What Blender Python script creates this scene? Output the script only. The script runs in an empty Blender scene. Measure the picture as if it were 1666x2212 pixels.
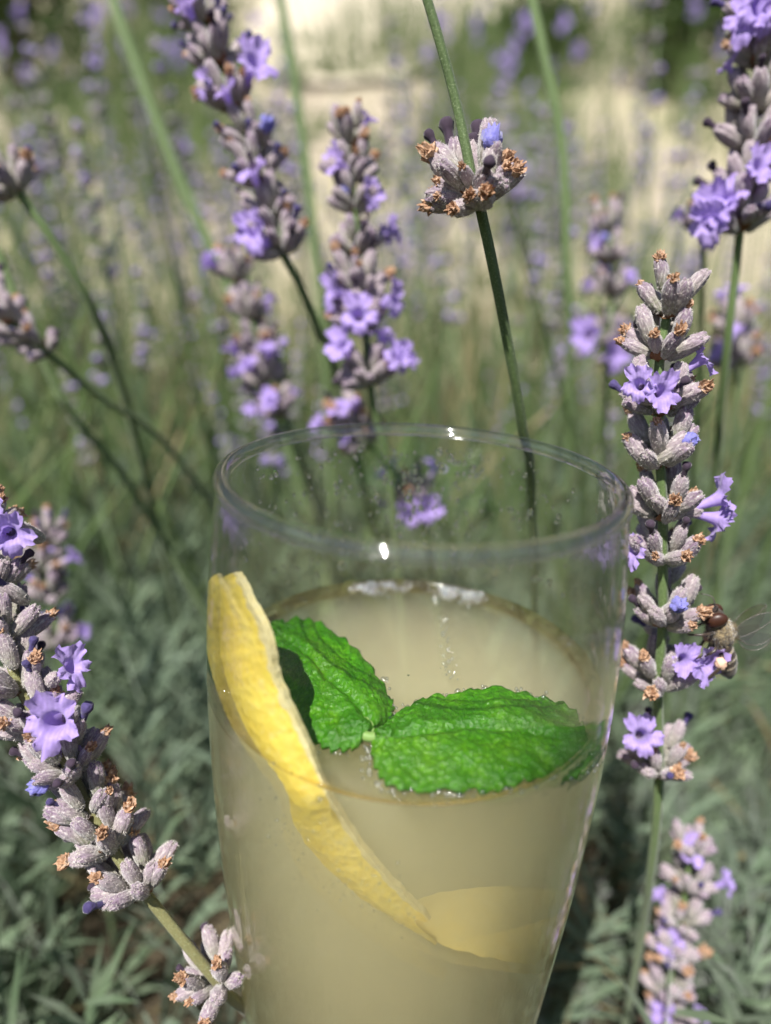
import bpy, math, random
import numpy as np
from mathutils import Vector, Matrix, noise, Quaternion
R = math.radians
random.seed(7); rng = np.random.default_rng(7)
S = bpy.context.scene
COL = S.collection

# ---------------------------------------------------------------- camera
FPX, PITCH, ROLL, CZ = 1450.0, R(20.42), R(2.6), 0.25
cam = bpy.data.cameras.new('camera'); co = bpy.data.objects.new('camera', cam); COL.objects.link(co)
cam.sensor_fit = 'VERTICAL'; cam.sensor_height = 36; cam.sensor_width = 27.1
cam.lens = 36 * FPX / 2212; cam.clip_start = .005; cam.clip_end = 500
fwd = Vector((0, math.cos(PITCH), -math.sin(PITCH)))
up0 = Vector((0, math.sin(PITCH), math.cos(PITCH))); rt0 = Vector((1, 0, 0))
upv = up0 * math.cos(ROLL) - rt0 * math.sin(ROLL)
rtv = rt0 * math.cos(ROLL) + up0 * math.sin(ROLL)
CAM = Vector((0, 0, CZ))
co.matrix_world = Matrix(((rtv.x, upv.x, -fwd.x, CAM.x), (rtv.y, upv.y, -fwd.y, CAM.y), (rtv.z, upv.z, -fwd.z, CAM.z), (0, 0, 0, 1)))
cam.dof.use_dof = True; cam.dof.focus_distance = .096; cam.dof.aperture_fstop = cam.lens / 3.0; cam.dof.aperture_blades = 0
S.camera = co
# ---------------------------------------------------------------- sky, sun, exposure
SUN_AZ, SUN_EL = R(27), R(57)
to_sun = Vector((-math.sin(SUN_AZ) * math.cos(SUN_EL), -math.cos(SUN_AZ) * math.cos(SUN_EL), math.sin(SUN_EL)))
W = bpy.data.worlds.new('World'); S.world = W; W.use_nodes = True
nt = W.node_tree; bg = nt.nodes['Background']; sk = nt.nodes.new('ShaderNodeTexSky')
sk.sky_type = 'NISHITA'; sk.sun_disc = False; sk.sun_elevation = SUN_EL; sk.sun_rotation = math.atan2(to_sun.x, to_sun.y)
nt.links.new(sk.outputs[0], bg.inputs[0]); bg.inputs[1].default_value = .055
sl = bpy.data.lights.new('sun', 'SUN'); sl.energy = 5.0; sl.angle = R(.53); sl.color = (1, .965, .91)
so = bpy.data.objects.new('sun', sl); COL.objects.link(so); so.rotation_euler = (-to_sun).to_track_quat('-Z', 'Y').to_euler(); so.location = (0, 0, 3)
V = S.view_settings; V.view_transform = 'Standard'; V.look = 'None'; V.exposure = 0.76; V.gamma = 1; V.use_curve_mapping = False
C = S.cycles
C.use_denoising = True; C.max_bounces = 14; C.diffuse_bounces = 3; C.glossy_bounces = 4; C.transmission_bounces = 8
C.volume_bounces = 5; C.transparent_max_bounces = 32; C.sample_clamp_indirect = 5; C.sample_clamp_direct = 0
C.caustics_reflective = False; C.caustics_refractive = False

def P(x, y, dep):
    """a point seen at x, y of the 1666 x 2212 picture, dep metres ahead"""
    u = (x - 833) / FPX * dep; v = -(y - 1106) / FPX * dep
    return CAM + fwd * dep + rtv * u + upv * v
def ray(x, y):
    return (fwd + rtv * ((x - 833) / FPX) + upv * (-(y - 1106) / FPX)).normalized()

# ---------------------------------------------------------------- materials
def mat(name):
    m = bpy.data.materials.new(name); m.use_nodes = True; n = m.node_tree
    for x in list(n.nodes): n.nodes.remove(x)
    o = n.nodes.new('ShaderNodeOutputMaterial')
    return m, n, o
class N:
    def __init__(s, n): s.n = n
    def __call__(s, t, ins=None, **kw):
        x = s.n.nodes.new('ShaderNode' + t)
        for k, v in kw.items(): setattr(x, k, v)
        for k, v in (ins or {}).items():
            if isinstance(v, bpy.types.NodeSocket): s.n.links.new(v, x.inputs[k])
            else: x.inputs[k].default_value = v
        return x
    def math(s, op, a, b=0.0, clamp=False):
        return s('Math', {0: a, 1: b}, operation=op, use_clamp=clamp).outputs[0]
    def mix(s, f, a, b):
        return s('Mix', {0: f, 6: a, 7: b}, data_type='RGBA').outputs[2]
    def ramp(s, f, stops):
        x = s('ValToRGB', {0: f}); e = x.color_ramp.elements
        while len(e) < len(stops): e.new(.5)
        for i, (p, c) in enumerate(stops): e[i].position = p; e[i].color = (*c, 1)
        return x.outputs[0]
    def noise(s, vec, scale, detail=3, rough=.55, dist=0):
        return s('TexNoise', {'Vector': vec, 'Scale': scale, 'Detail': detail, 'Roughness': rough, 'Distortion': dist}).outputs[0]
def c4(c): return (*c, 1)
def principled(name, build, rough=.6, spec=.4, sheen=0, trans=0, bump=None, sss=0):
    m, n, o = mat(name); q = N(n)
    tc = q('TexCoord'); col = build(q, tc)
    b = q('BsdfPrincipled', {'Base Color': col, 'Roughness': rough, 'Specular IOR Level': spec})
    if sheen: b.inputs['Sheen Weight'].default_value = sheen; b.inputs['Sheen Roughness'].default_value = .45
    if bump:
        h, st, di = bump(q, tc); bp = q('Bump', {'Height': h, 'Strength': st, 'Distance': di})
        n.links.new(bp.outputs[0], b.inputs['Normal'])
    out = b.outputs[0]
    if trans:
        tr = q('BsdfTranslucent', {'Color': col}); out = q('MixShader', {0: trans, 1: out, 2: tr.outputs[0]}).outputs[0]
    n.links.new(out, o.inputs[0])
    return m
M = {}
def obj_rand(q): return q('ObjectInfo').outputs['Random']

def calyx_col(q, tc):
    g = q('SeparateXYZ', {0: tc.outputs['Generated']}); z = g.outputs[2]
    base = q.ramp(z, [(0, (.20, .25, .11)), (.32, (.29, .30, .21)), (.62, (.29, .23, .27)), (1, (.26, .17, .28))])
    st = q('Mapping', {0: tc.outputs['Object'], 3: (1, 1, .22)}).outputs[0]
    hairs = q.noise(st, 3300, 2, .7); hairs2 = q.noise(tc.outputs['Object'], 1300, 3, .6)
    f = q.ramp(hairs, [(.48, (0, 0, 0)), (.68, (1, 1, 1))])
    c = q.mix(q.math('MULTIPLY', f, .75), base, c4((.80, .74, .70)))
    f2 = q.ramp(hairs2, [(.35, (1, 1, 1)), (.6, (0, 0, 0))])
    c = q.mix(q.math('MULTIPLY', f2, .6), c, c4((.12, .07, .10)))
    r = obj_rand(q)
    c = q.mix(q.math('MULTIPLY', r, .45), c, c4((.50, .43, .41)))
    return c
def calyx_bump(q, tc):
    st = q('Mapping', {0: tc.outputs['Object'], 3: (1, 1, .3)}).outputs[0]
    return q.noise(st, 3600, 3, .7), .9, .0003
M['calyx'] = principled('calyx_wool', calyx_col, .8, .2, .5, .10, calyx_bump)
def withered(q, tc):
    n = q.noise(tc.outputs['Object'], 1500, 3, .6)
    return q.mix(q.math('MULTIPLY', obj_rand(q), .5), q.ramp(n, [(.3, (.20, .09, .045)), (.5, (.52, .30, .17)), (.68, (.85, .66, .50))]), c4((.42, .26, .17)))
M['withered'] = principled('withered_petal', withered, .7, .3, .1, .25, lambda q, tc: (q.noise(tc.outputs['Object'], 2500, 3), .8, .0003))
def petal(a, b):
    def f(q, tc):
        n = q.noise(tc.outputs['Object'], 900, 3, .6); z = q('SeparateXYZ', {0: tc.outputs['Generated']}).outputs[2]
        c = q.mix(n, c4(a), c4(b))
        vein = q('TexWave', {'Vector': tc.outputs['Object'], 'Scale': 700, 'Distortion': 3, 'Detail': 2}).outputs[1]
        c = q.mix(q.math('MULTIPLY', obj_rand(q), .45), c, c4(tuple(x * .85 for x in a)))
        return q.mix(q.math('MULTIPLY', vein, .22), c, c4(tuple(x * .55 for x in a)))
    return f
M['petal'] = principled('lilac_petal', petal((.46, .32, .78), (.60, .47, .87)), .55, .25, .3, .38, lambda q, tc: (q.noise(tc.outputs['Object'], 1500, 3), .35, .0003))
M['bud'] = principled('indigo_bud', petal((.04, .03, .10), (.11, .085, .24)), .7, .2, .3, .12, lambda q, tc: (q.noise(tc.outputs['Object'], 1800, 3), .8, .0003))
M['blue'] = principled('blue_petal', petal((.22, .22, .66), (.36, .33, .76)), .6, .25, .3, .25, lambda q, tc: (q.noise(tc.outputs['Object'], 1500, 3), .8, .0004))
M['dark'] = principled('dried_dark_petal', petal((.03, .02, .035), (.09, .06, .09)), .8, .2, .2, .1)
def stem_col(a, b):
    def f(q, tc):
        st = q('Mapping', {0: tc.outputs['Object'], 3: (1, 1, .25)}).outputs[0]
        n = q.noise(st, 1500, 3, .65)
        c = q.mix(n, c4(a), c4(b))
        hair = q.ramp(q.noise(tc.outputs['Object'], 3800, 2, .6), [(.55, (0, 0, 0)), (.72, (1, 1, 1))])
        return q.mix(q.math('MULTIPLY', hair, .35), c, c4((.38, .45, .26)))
    return f
M['stem'] = principled('stem_green', stem_col((.06, .105, .03), (.13, .19, .065)), .65, .3, .2, 0, lambda q, tc: (q.noise(tc.outputs['Object'], 2600, 3), .6, .0002))
M['stem_dark'] = principled('stem_dark_green', stem_col((.045, .075, .025), (.10, .15, .05)), .65, .3, .1, 0, lambda q, tc: (q.noise(tc.outputs['Object'], 2600, 3), .6, .0002))
M['stem_olive'] = principled('stem_olive', stem_col((.13, .135, .05), (.24, .22, .10)), .65, .3, .2, 0, lambda q, tc: (q.noise(tc.outputs['Object'], 2600, 3), .6, .0002))
M['hair'] = principled('woolly_hair', lambda q, tc: q.mix(obj_rand(q), c4((.62, .56, .55)), c4((.80, .76, .70))), .7, .2, 0, .35)
M['bract'] = principled('bract_brown', lambda q, tc: q.ramp(q.noise(tc.outputs['Object'], 900, 3), [(.3, (.10, .045, .02)), (.7, (.27, .13, .06))]), .7, .3, 0, .2)
def leaf_col(q, tc):
    n = q.noise(tc.outputs['Object'], 9, 3); n2 = q.noise(tc.outputs['Object'], 70, 3)
    c = q.ramp(n, [(.32, (.085, .14, .06)), (.52, (.14, .20, .115)), (.7, (.20, .27, .19))])
    return q.mix(q.math('MULTIPLY', q.ramp(n2, [(.45, (0, 0, 0)), (.75, (1, 1, 1))]), .5), c, c4((.31, .37, .25)))
M['leaf'] = principled('lavender_leaf', leaf_col, .6, .3, .3, .2)
M['grass'] = principled('green_blade', lambda q, tc: q.ramp(q.noise(tc.outputs['Object'], 14, 3), [(.3, (.08, .135, .042)), (.55, (.145, .205, .075)), (.75, (.27, .27, .15))]), .6, .3, 0, .35)
M['straw'] = principled('straw', lambda q, tc: q.ramp(q.noise(tc.outputs['Object'], 14, 3), [(.3, (.24, .20, .10)), (.7, (.44, .36, .2))]), .7, .3, 0, .25)
# far heads
def far_c(a, b):
    def f(q, tc):
        return q.mix(obj_rand(q), q.mix(q.noise(tc.outputs['Object'], 300, 2), c4(a), c4(b)), c4(tuple((x + y) * .5 for x, y in zip(a, b))))
    return f
M['farcalyx'] = principled('calyx_far', far_c((.17, .15, .17), (.40, .36, .37)), .85, .2, .3, .1)
M['farpetal'] = principled('petal_far', far_c((.30, .22, .55), (.48, .38, .72)), .6, .2, .2, .3)
M['farstem'] = principled('stem_far', lambda q, tc: q.mix(obj_rand(q), c4((.08, .13, .05)), c4((.17, .22, .11))), .65, .3, .1)

def soil_col(q, tc):
    o = tc.outputs['Object']
    n = q.noise(o, 16, 6, .7); v = q('TexVoronoi', {'Vector': o, 'Scale': 55}).outputs['Color']
    vv = q('RGBToBW', {0: v}).outputs[0]
    y = q('SeparateXYZ', {0: o}).outputs[1]
    bed = q.mix(n, c4((.035, .028, .018)), c4((.10, .08, .05)))
    grav = q.mix(vv, c4((.24, .20, .145)), c4((.46, .40, .31)))
    grav = q.mix(q.math('MULTIPLY', q.ramp(q.noise(o, 2.2, 4, .6), [(.42, (0, 0, 0)), (.62, (1, 1, 1))]), .55), grav, c4((.33, .32, .17)))
    e = q.math('ADD', y, q.math('MULTIPLY', n, .5))
    return q.mix(q.ramp(q.math('MULTIPLY', e, .5), [(.40, (0, 0, 0)), (.54, (1, 1, 1))]), bed, grav)
M['ground'] = principled('ground_gravel', soil_col, .9, .2, 0, 0, lambda q, tc: (q('TexVoronoi', {'Vector': tc.outputs['Object'], 'Scale': 55}).outputs[0], .8, .01))
M['path'] = principled('path_pale', lambda q, tc: q.mix(q.noise(tc.outputs['Object'], 14, 5, .7), c4((.44, .38, .29)), c4((.62, .55, .43))), .9, .2)
M['shrubleaf'] = principled('shrub_leaf', lambda q, tc: q.ramp(q.noise(tc.outputs['Object'], 12, 3), [(.3, (.02, .05, .008)), (.7, (.075, .12, .02))]), .55, .3, 0, .25)
M['bark'] = principled('bark', lambda q, tc: q.mix(q.noise(tc.outputs['Object'], 30, 4), c4((.05, .035, .025)), c4((.15, .11, .08))), .9, .2)
# rind, pith, mint
def rind_col(q, tc):
    o = tc.outputs['Object']; n = q.noise(o, 260, 4, .6); v = q('TexVoronoi', {'Vector': o, 'Scale': 900}).outputs[0]
    c = q.mix(n, c4((.86, .60, .055)), c4((.92, .77, .17)))
    c = q.mix(q.math('MULTIPLY', q.ramp(v, [(0, (1, 1, 1)), (.35, (0, 0, 0))]), .35), c, c4((.62, .34, .015)))
    return q.mix(q.math('MULTIPLY', q.ramp(q.noise(o, 700, 3, .7), [(.52, (0, 0, 0)), (.72, (1, 1, 1))]), .45), c, c4((.90, .78, .36)))
M['rind'] = principled('lemon_rind', rind_col, .38, .45, 0, .12, lambda q, tc: (q.math('ADD', q.math('MULTIPLY', q('TexVoronoi', {'Vector': tc.outputs['Object'], 'Scale': 900}).outputs[0], .7), q.noise(tc.outputs['Object'], 500, 3)), .45, .0004))
M['light_band'] = principled('lemon_light_band', lambda q, tc: q.mix(q.noise(tc.outputs['Object'], 600, 4), c4((.90, .72, .22)), c4((.92, .82, .42))), .5, .3, 0, .3)  # pale yellow for the strip that stands in for focused sunlight
M['pith'] = principled('lemon_pith', lambda q, tc: q.mix(q.noise(tc.outputs['Object'], 900, 4), c4((.86, .70, .26)), c4((.90, .82, .52))), .6, .3, 0, .2, lambda q, tc: (q.noise(tc.outputs['Object'], 1400, 4), .6, .0004))
def mint_col(q, tc):
    o = tc.outputs['Object']; v = q('TexVoronoi', {'Vector': o, 'Scale': 1100}).outputs[0]; n = q.noise(o, 190, 4, .6)
    n = q.math('ADD', q.math('MULTIPLY', n, .6), q.math('MULTIPLY', q.noise(o, 75, 3, .6), .4)); c = q.ramp(n, [(.36, (.035, .18, .003)), (.5, (.085, .33, .004)), (.66, (.17, .43, .012))])
    c = q.mix(q.math('MULTIPLY', q.ramp(v, [(.25, (0, 0, 0)), (.6, (1, 1, 1))]), .55), c, c4((.03, .17, .004)))
    hair = q.ramp(q.noise(o, 2600, 2, .7), [(.6, (0, 0, 0)), (.75, (1, 1, 1))])
    return q.mix(q.math('MULTIPLY', hair, .28), c, c4((.42, .56, .26)))
M['mint'] = principled('mint_leaf', mint_col, .28, .6, .0, .3, lambda q, tc: (q.math('ADD', q('TexVoronoi', {'Vector': tc.outputs['Object'], 'Scale': 1100}).outputs[0], q.noise(tc.outputs['Object'], 2500, 3)), .6, .0005))
M['mintvein'] = principled('mint_vein', lambda q, tc: q.mix(q.noise(tc.outputs['Object'], 300, 2), c4((.22, .40, .08)), c4((.34, .50, .16))), .5, .4, 0, .2)
M['bee_black'] = principled('bee_black', lambda q, tc: q.ramp(q.noise(tc.outputs['Object'], 900, 3), [(.35, (.012, .009, .008)), (.7, (.07, .045, .03))]), .35, .5, .2)
M['bee_fur'] = principled('bee_fur', lambda q, tc: q.ramp(q.noise(tc.outputs['Object'], 2600, 3, .7), [(.35, (.05, .035, .02)), (.65, (.34, .26, .14))]), .8, .2, .6, 0, lambda q, tc: (q.noise(tc.outputs['Object'], 3000, 3), 1., .0005))
M['bee_eye'] = principled('bee_eye', lambda q, tc: q.mix(q.noise(tc.outputs['Object'], 500, 2), c4((.025, .009, .005)), c4((.06, .022, .012))), .4, .4)
M['bee_pollen'] = principled('bee_pollen', lambda q, tc: q.mix(q.noise(tc.outputs['Object'], 1500, 3), c4((.55, .33, .22)), c4((.78, .56, .42))), .8, .2)

def schlick(q, f0):
    g = q('NewGeometry'); d = q('VectorMath', {0: g.outputs['Incoming'], 1: g.outputs['Normal']}, operation='DOT_PRODUCT').outputs['Value']
    a = q.math('SUBTRACT', 1, q.math('ABSOLUTE', d), True)
    return q.math('ADD', q.math('MULTIPLY', q.math('POWER', a, 5), 1 - f0), f0), g, a
def clear(name, f0=.04, tint=(.985, .992, .985), rough=.018, edge=None, edge_pow=3.0, streak=0):
    m, n, o = mat(name); q = N(n); F, g, a = schlick(q, f0)
    t = q('BsdfTransparent', {0: c4(tint)}); body = t.outputs[0]
    if edge:   # thick glass seen edge-on bends what is behind it
        rf = q('BsdfRefraction', {'Color': (1, 1, 1, 1), 'Roughness': .02, 'IOR': edge})
        body = q('MixShader', {0: q.math('POWER', a, edge_pow), 1: body, 2: rf.outputs[0]}).outputs[0]
    gl = q('BsdfGlossy', {'Color': (1, 1, 1, 1), 'Roughness': rough})
    if streak:   # faint drawn-glass waviness running down the wall
        mp = q('Mapping', {0: q('TexCoord').outputs['Object'], 3: (1, 1, .05)}).outputs[0]
        bp = q('Bump', {'Height': q.noise(mp, 700, 3, .6), 'Strength': streak, 'Distance': .0004})
        n.links.new(bp.outputs[0], gl.inputs['Normal'])
        if edge: n.links.new(bp.outputs[0], rf.inputs['Normal'])
    n.links.new(q('MixShader', {0: F, 1: body, 2: gl.outputs[0]}).outputs[0], o.inputs[0])
    return m
M['wall'] = clear('clear_glass', .034, (.99, .995, .99), .025, 1.5, 2.8, .22)
M['rim'] = clear('rim_glass', .075, (1, 1, 1), .05, 1.5, 1.3)
M['bubble'] = clear('bubble_film', .16, (.90, .91, .88), .12, 1.25, 1.2)
m, n, o = mat('solid_glass'); q = N(n); gb = q('BsdfGlass', {'Color': (.95, .98, .965, 1), 'Roughness': .0, 'IOR': 1.5}); n.links.new(gb.outputs[0], o.inputs[0]); M['glass'] = m
m, n, o = mat('water_drop'); q = N(n); gb = q('BsdfGlass', {'Color': (1, 1, 1, 1), 'Roughness': .0, 'IOR': 1.33}); n.links.new(gb.outputs[0], o.inputs[0]); M['drop'] = m
m, n, o = mat('cloudy_lemonade'); q = N(n); F, g, a = schlick(q, .02)
nz = q('SeparateXYZ', {0: g.outputs['True Normal']}).outputs[2]
topm = q.math('GREATER_THAN', nz, .08)
bmp = q('Bump', {'Height': q.noise(q('TexCoord').outputs['Object'], 120, 2), 'Strength': .05, 'Distance': .001})
gl = q('BsdfGlossy', {'Roughness': .10, 'Normal': bmp.outputs[0]}); t = q('BsdfTransparent')
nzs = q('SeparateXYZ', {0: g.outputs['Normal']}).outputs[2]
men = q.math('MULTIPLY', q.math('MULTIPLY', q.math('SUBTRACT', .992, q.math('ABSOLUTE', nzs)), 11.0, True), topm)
rfl = q('BsdfRefraction', {'Color': (.88, .74, .52, 1), 'Roughness': 0.0, 'IOR': 1.33})     # the steep meniscus bends light; brown tint painted in to darken its refraction line
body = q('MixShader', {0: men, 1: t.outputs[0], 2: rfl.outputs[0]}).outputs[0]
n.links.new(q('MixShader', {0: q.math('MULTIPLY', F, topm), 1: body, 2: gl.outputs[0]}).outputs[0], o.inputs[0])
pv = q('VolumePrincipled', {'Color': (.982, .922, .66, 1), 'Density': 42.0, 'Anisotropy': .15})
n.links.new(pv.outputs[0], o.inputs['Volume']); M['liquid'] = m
m, n, o = mat('bee_wing'); q = N(n); t = q('BsdfTransparent', {0: (.80, .77, .70, 1)}); gl = q('BsdfGlossy', {'Color': (.8, .75, .7, 1), 'Roughness': .2})
n.links.new(q('MixShader', {0: .1, 1: t.outputs[0], 2: gl.outputs[0]}).outputs[0], o.inputs[0]); M['wing'] = m

# ---------------------------------------------------------------- mesh helpers
def mesh(name, vs, fs, m, smooth=True):
    d = bpy.data.meshes.new(name); d.from_pydata([tuple(v) for v in vs], [], fs); d.update()
    if smooth: d.polygons.foreach_set('use_smooth', [True] * len(d.polygons))
    if m is not None: d.materials.append(M[m])
    return d
def obj(name, data, parent=None, mw=None):
    o = bpy.data.objects.new(name, data); COL.objects.link(o)
    if parent is not None: o.parent = parent
    if mw is not None:
        if parent is None: o.matrix_world = mw
        else: o.matrix_basis = mw
    return o
def tag(o, label=None, cat=None, group=None, kind=None):
    if label: o['label'] = label
    if cat: o['category'] = cat
    if group: o['group'] = group
    if kind: o['kind'] = kind
    return o
def empty(name, loc=(0, 0, 0)):
    o = bpy.data.objects.new(name, None); COL.objects.link(o); o.location = loc; o.empty_display_size = .01; return o
def frame(d, hint=Vector((.3, .2, 1))):
    d = d.normalized(); a = hint.cross(d)
    if a.length < 1e-4: a = Vector((1, 0, 0)).cross(d)
    a.normalize(); b = d.cross(a)
    return a, b
def tube(pts, rads, n=8, sq=0.0, ph=0.0, cap=True):
    vs, fs = [], []; a = None
    for i, p in enumerate(pts):
        t = (pts[min(i + 1, len(pts) - 1)] - pts[max(i - 1, 0)]).normalized()
        if a is None: a, b = frame(t)
        else:
            a = (a - t * a.dot(t)).normalized(); b = t.cross(a)
        for k in range(n):
            w = 2 * math.pi * k / n + ph
            r = rads[i] * (1 + sq * math.cos(4 * w))
            vs.append(p + a * (r * math.cos(w)) + b * (r * math.sin(w)))
    for i in range(len(pts) - 1):
        for k in range(n):
            k2 = (k + 1) % n; fs.append((i * n + k, i * n + k2, (i + 1) * n + k2, (i + 1) * n + k))
    if cap:
        fs.append(tuple(range(n))[::-1]); fs.append(tuple((len(pts) - 1) * n + k for k in range(n)))
    return vs, fs
def spline(pts, per=6):
    out = []; n = len(pts)
    for i in range(n - 1):
        p0, p1, p2, p3 = pts[max(i - 1, 0)], pts[i], pts[i + 1], pts[min(i + 2, n - 1)]
        for k in range(per):
            t = k / per
            out.append(.5 * ((2 * p1) + (p2 - p0) * t + (2 * p0 - 5 * p1 + 4 * p2 - p3) * t * t + (3 * p1 - p0 - 3 * p2 + p3) * t ** 3))
    out.append(pts[-1]); return out
def sphere_data(nu, nv):
    vs = [Vector((0, 0, 1))]; fs = []
    for i in range(1, nv):
        a = math.pi * i / nv
        for k in range(nu): vs.append(Vector((math.sin(a) * math.cos(2 * math.pi * k / nu), math.sin(a) * math.sin(2 * math.pi * k / nu), math.cos(a))))
    vs.append(Vector((0, 0, -1))); e = len(vs) - 1
    for k in range(nu):
        k2 = (k + 1) % nu; fs.append((0, 1 + k, 1 + k2)); fs.append((e, e - nu + k2, e - nu + k))
        for i in range(nv - 2): b = 1 + i * nu; fs.append((b + k, b + nu + k, b + nu + k2, b + k2))
    return vs, fs
def lathe(prof, n, center=(0, 0, 0)):
    vs, fs = [], []
    for r, z in prof:
        for k in range(n): vs.append((center[0] + r * math.cos(2 * math.pi * k / n), center[1] + r * math.sin(2 * math.pi * k / n), center[2] + z))
    for i in range(len(prof) - 1):
        for k in range(n): k2 = (k + 1) % n; fs.append((i * n + k, i * n + k2, (i + 1) * n + k2, (i + 1) * n + k))
    return vs, fs

# ---------------------------------------------------------------- ground, bank, path
def gz(x, y):
    t = max(0, y - 1.15); z = 0
    if t > 0: z = .47 * min(t, 5.5) * min(1, t / .5) + .02 * noise.noise(Vector((x * 2, y * 2, 0)))
    return z + .006 * noise.noise(Vector((x * 9, y * 9, 3)))
xs = sorted(set([round(v, 3) for v in list(np.linspace(-2.4, 2.4, 49)) + [-150, -60, -25, -12, -8, -6, -5, -4, -3, 3, 4, 5, 6, 8, 12, 25, 60, 150]]))
ys = sorted(set([round(v, 3) for v in list(np.linspace(-1, 3.5, 46)) + [-150, -60, -25, -10, -5, -3, -2, 4, 4.5, 5, 5.5, 6, 6.5, 6.85, 7.5, 9, 12, 25, 60, 150]]))
vs = [(x, y, gz(x, y)) for y in ys for x in xs]; nx = len(xs)
fs = [(j * nx + i, j * nx + i + 1, (j + 1) * nx + i + 1, (j + 1) * nx + i) for j in range(len(ys) - 1) for i in range(nx - 1)]
tag(obj('ground', mesh('ground', vs, fs, 'ground')), kind='structure')
# pale sunlit path up the bank
pv_, pf_ = [], []
pp = [(-.3, 2.95, .06), (-.34, 3.02, .2), (-.30, 3.1, .3), (-.30, 3.3, .40), (-.25, 3.8, .5), (-.1, 4.5, .7), (0, 5.4, .8)]
for i, (cx, cy, hw) in enumerate(pp):
    for k in range(5): x = cx + hw * (k / 2 - 1); pv_.append((x, cy, gz(x, cy) + .03))
for i in range(len(pp) - 1):
    for k in range(4): a = i * 5 + k; pf_.append((a, a + 1, a + 6, a + 5))
tag(obj('path', mesh('path', pv_, pf_, 'path')), kind='structure')

# ---------------------------------------------------------------- lavender flower parts (shared meshes)
def bend(v, k): # lean along x with height
    return Vector((v.x + k * v.z * v.z, v.y, v.z))
def calyx_mesh(seed):
    r = random.Random(seed); k = r.uniform(-.12, .18); vs, fs = [], []; n = 24
    prof = [(0, .07), (.06, .12), (.2, .165), (.4, .20), (.62, .215), (.8, .20), (.92, .165), (1.0, .12), (1.0, .07), (.95, .03)]
    for i, (z, rr) in enumerate(prof):
        for j in range(n):
            w = 2 * math.pi * j / n; rib = 1 + (.10 if .05 < z < .95 else .03) * math.cos(8 * w)
            e = 1 + .10 * noise.noise(Vector((math.cos(w) * 2, math.sin(w) * 2, z * 3 + seed * 7)))
            zz = z + (.05 * math.cos(4 * w + seed) if z > .9 else 0)
            vs.append(bend(Vector((rr * rib * e * math.cos(w), rr * rib * e * .92 * math.sin(w), zz)), k) * .0054)
    for i in range(len(prof) - 1):
        for j in range(n): j2 = (j + 1) % n; fs.append((i * n + j, i * n + j2, (i + 1) * n + j2, (i + 1) * n + j))
    fs.append(tuple((len(prof) - 1) * n + j for j in range(n)))
    fs.append(tuple(range(n))[::-1])
    d = mesh('calyx', vs, fs, 'calyx'); d['tip'] = [k * .0054, 0, .0052]
    return d
CAL = [calyx_mesh(s) for s in range(5)]
def fuzz_mesh(src, n, L, m, seed, w=.000035, sag=.35):
    g = random.Random(seed); polys = [p for p in src.polygons if len(p.vertices) < 6]; vs, fs = [], []
    for k in range(n):
        p = g.choice(polys); q_ = [src.vertices[i].co for i in p.vertices]; a_ = [g.random() + .05 for _ in q_]; t = sum(a_)
        c = sum((v * x for v, x in zip(q_, a_)), Vector()) / t; nr = p.normal
        d_ = (nr + Vector((g.gauss(0, .45), g.gauss(0, .45), g.gauss(.1, .45)))).normalized(); sd = d_.cross(Vector((g.random(), g.random(), g.random() - .5))).normalized() * w
        l = L * g.uniform(.5, 1.2); b = len(vs); vs += [c - nr * .00002 - sd, c - nr * .00002 + sd, c + d_ * l]; fs.append((b, b + 1, b + 2))
    return mesh('fuzz', vs, fs, m, False)
FUZ = [fuzz_mesh(c_, 620, .00034, 'hair', i) for i, c_ in enumerate(CAL)]
def crumple(seed, sx, sz, m, amp=.45, fr=2.2):
    vs, fs = sphere_data(18, 12); o = []
    for v in vs:
        a = 1 + amp * noise.noise(v * fr + Vector((seed * 3.1, 0, 0))) + amp * .6 * noise.noise(v * fr * 2.7 + Vector((0, seed, 0)))
        o.append(Vector((v.x * sx * a, v.y * sx * a, (v.z * .8 + .55) * sz * a)))
    return mesh('withered_corolla', o, fs, m, m != 'withered')
WITH = [crumple(s, .00070 + .00012 * (s % 3), .0009 + .0003 * (s % 2), 'withered', .85, 3.1) for s in range(6)]
BLUE = [crumple(s + 10, .0011, .0016, 'blue', .55, 2.6) for s in range(3)]
def budmesh(seed, m):
    vs, fs = [], []; n = 12
    prof = [(0, .5), (.25, .62), (.5, .55), (.62, .7), (.8, .95), (.95, .75), (1, .25)]
    for z, rr in prof:
        for j in range(n):
            w = 2 * math.pi * j / n; rr2 = rr * (1 + .25 * noise.noise(Vector((math.cos(w) * 2, math.sin(w) * 2, z * 4 + seed * 5))))
            vs.append(bend(Vector((rr2 * math.cos(w) * .00078, rr2 * math.sin(w) * .00078, z * .0030)), 25 * (seed % 3 - 1)))
    for i in range(len(prof) - 1):
        for j in range(n): j2 = (j + 1) % n; fs.append((i * n + j, i * n + j2, (i + 1) * n + j2, (i + 1) * n + j))
    fs.append(tuple((len(prof) - 1) * n + j for j in range(n)))
    return mesh('bud', vs, fs, m)
BUD = [budmesh(s, 'bud') for s in range(3)]; DARK = [budmesh(s + 4, 'dark') for s in range(2)]
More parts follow.
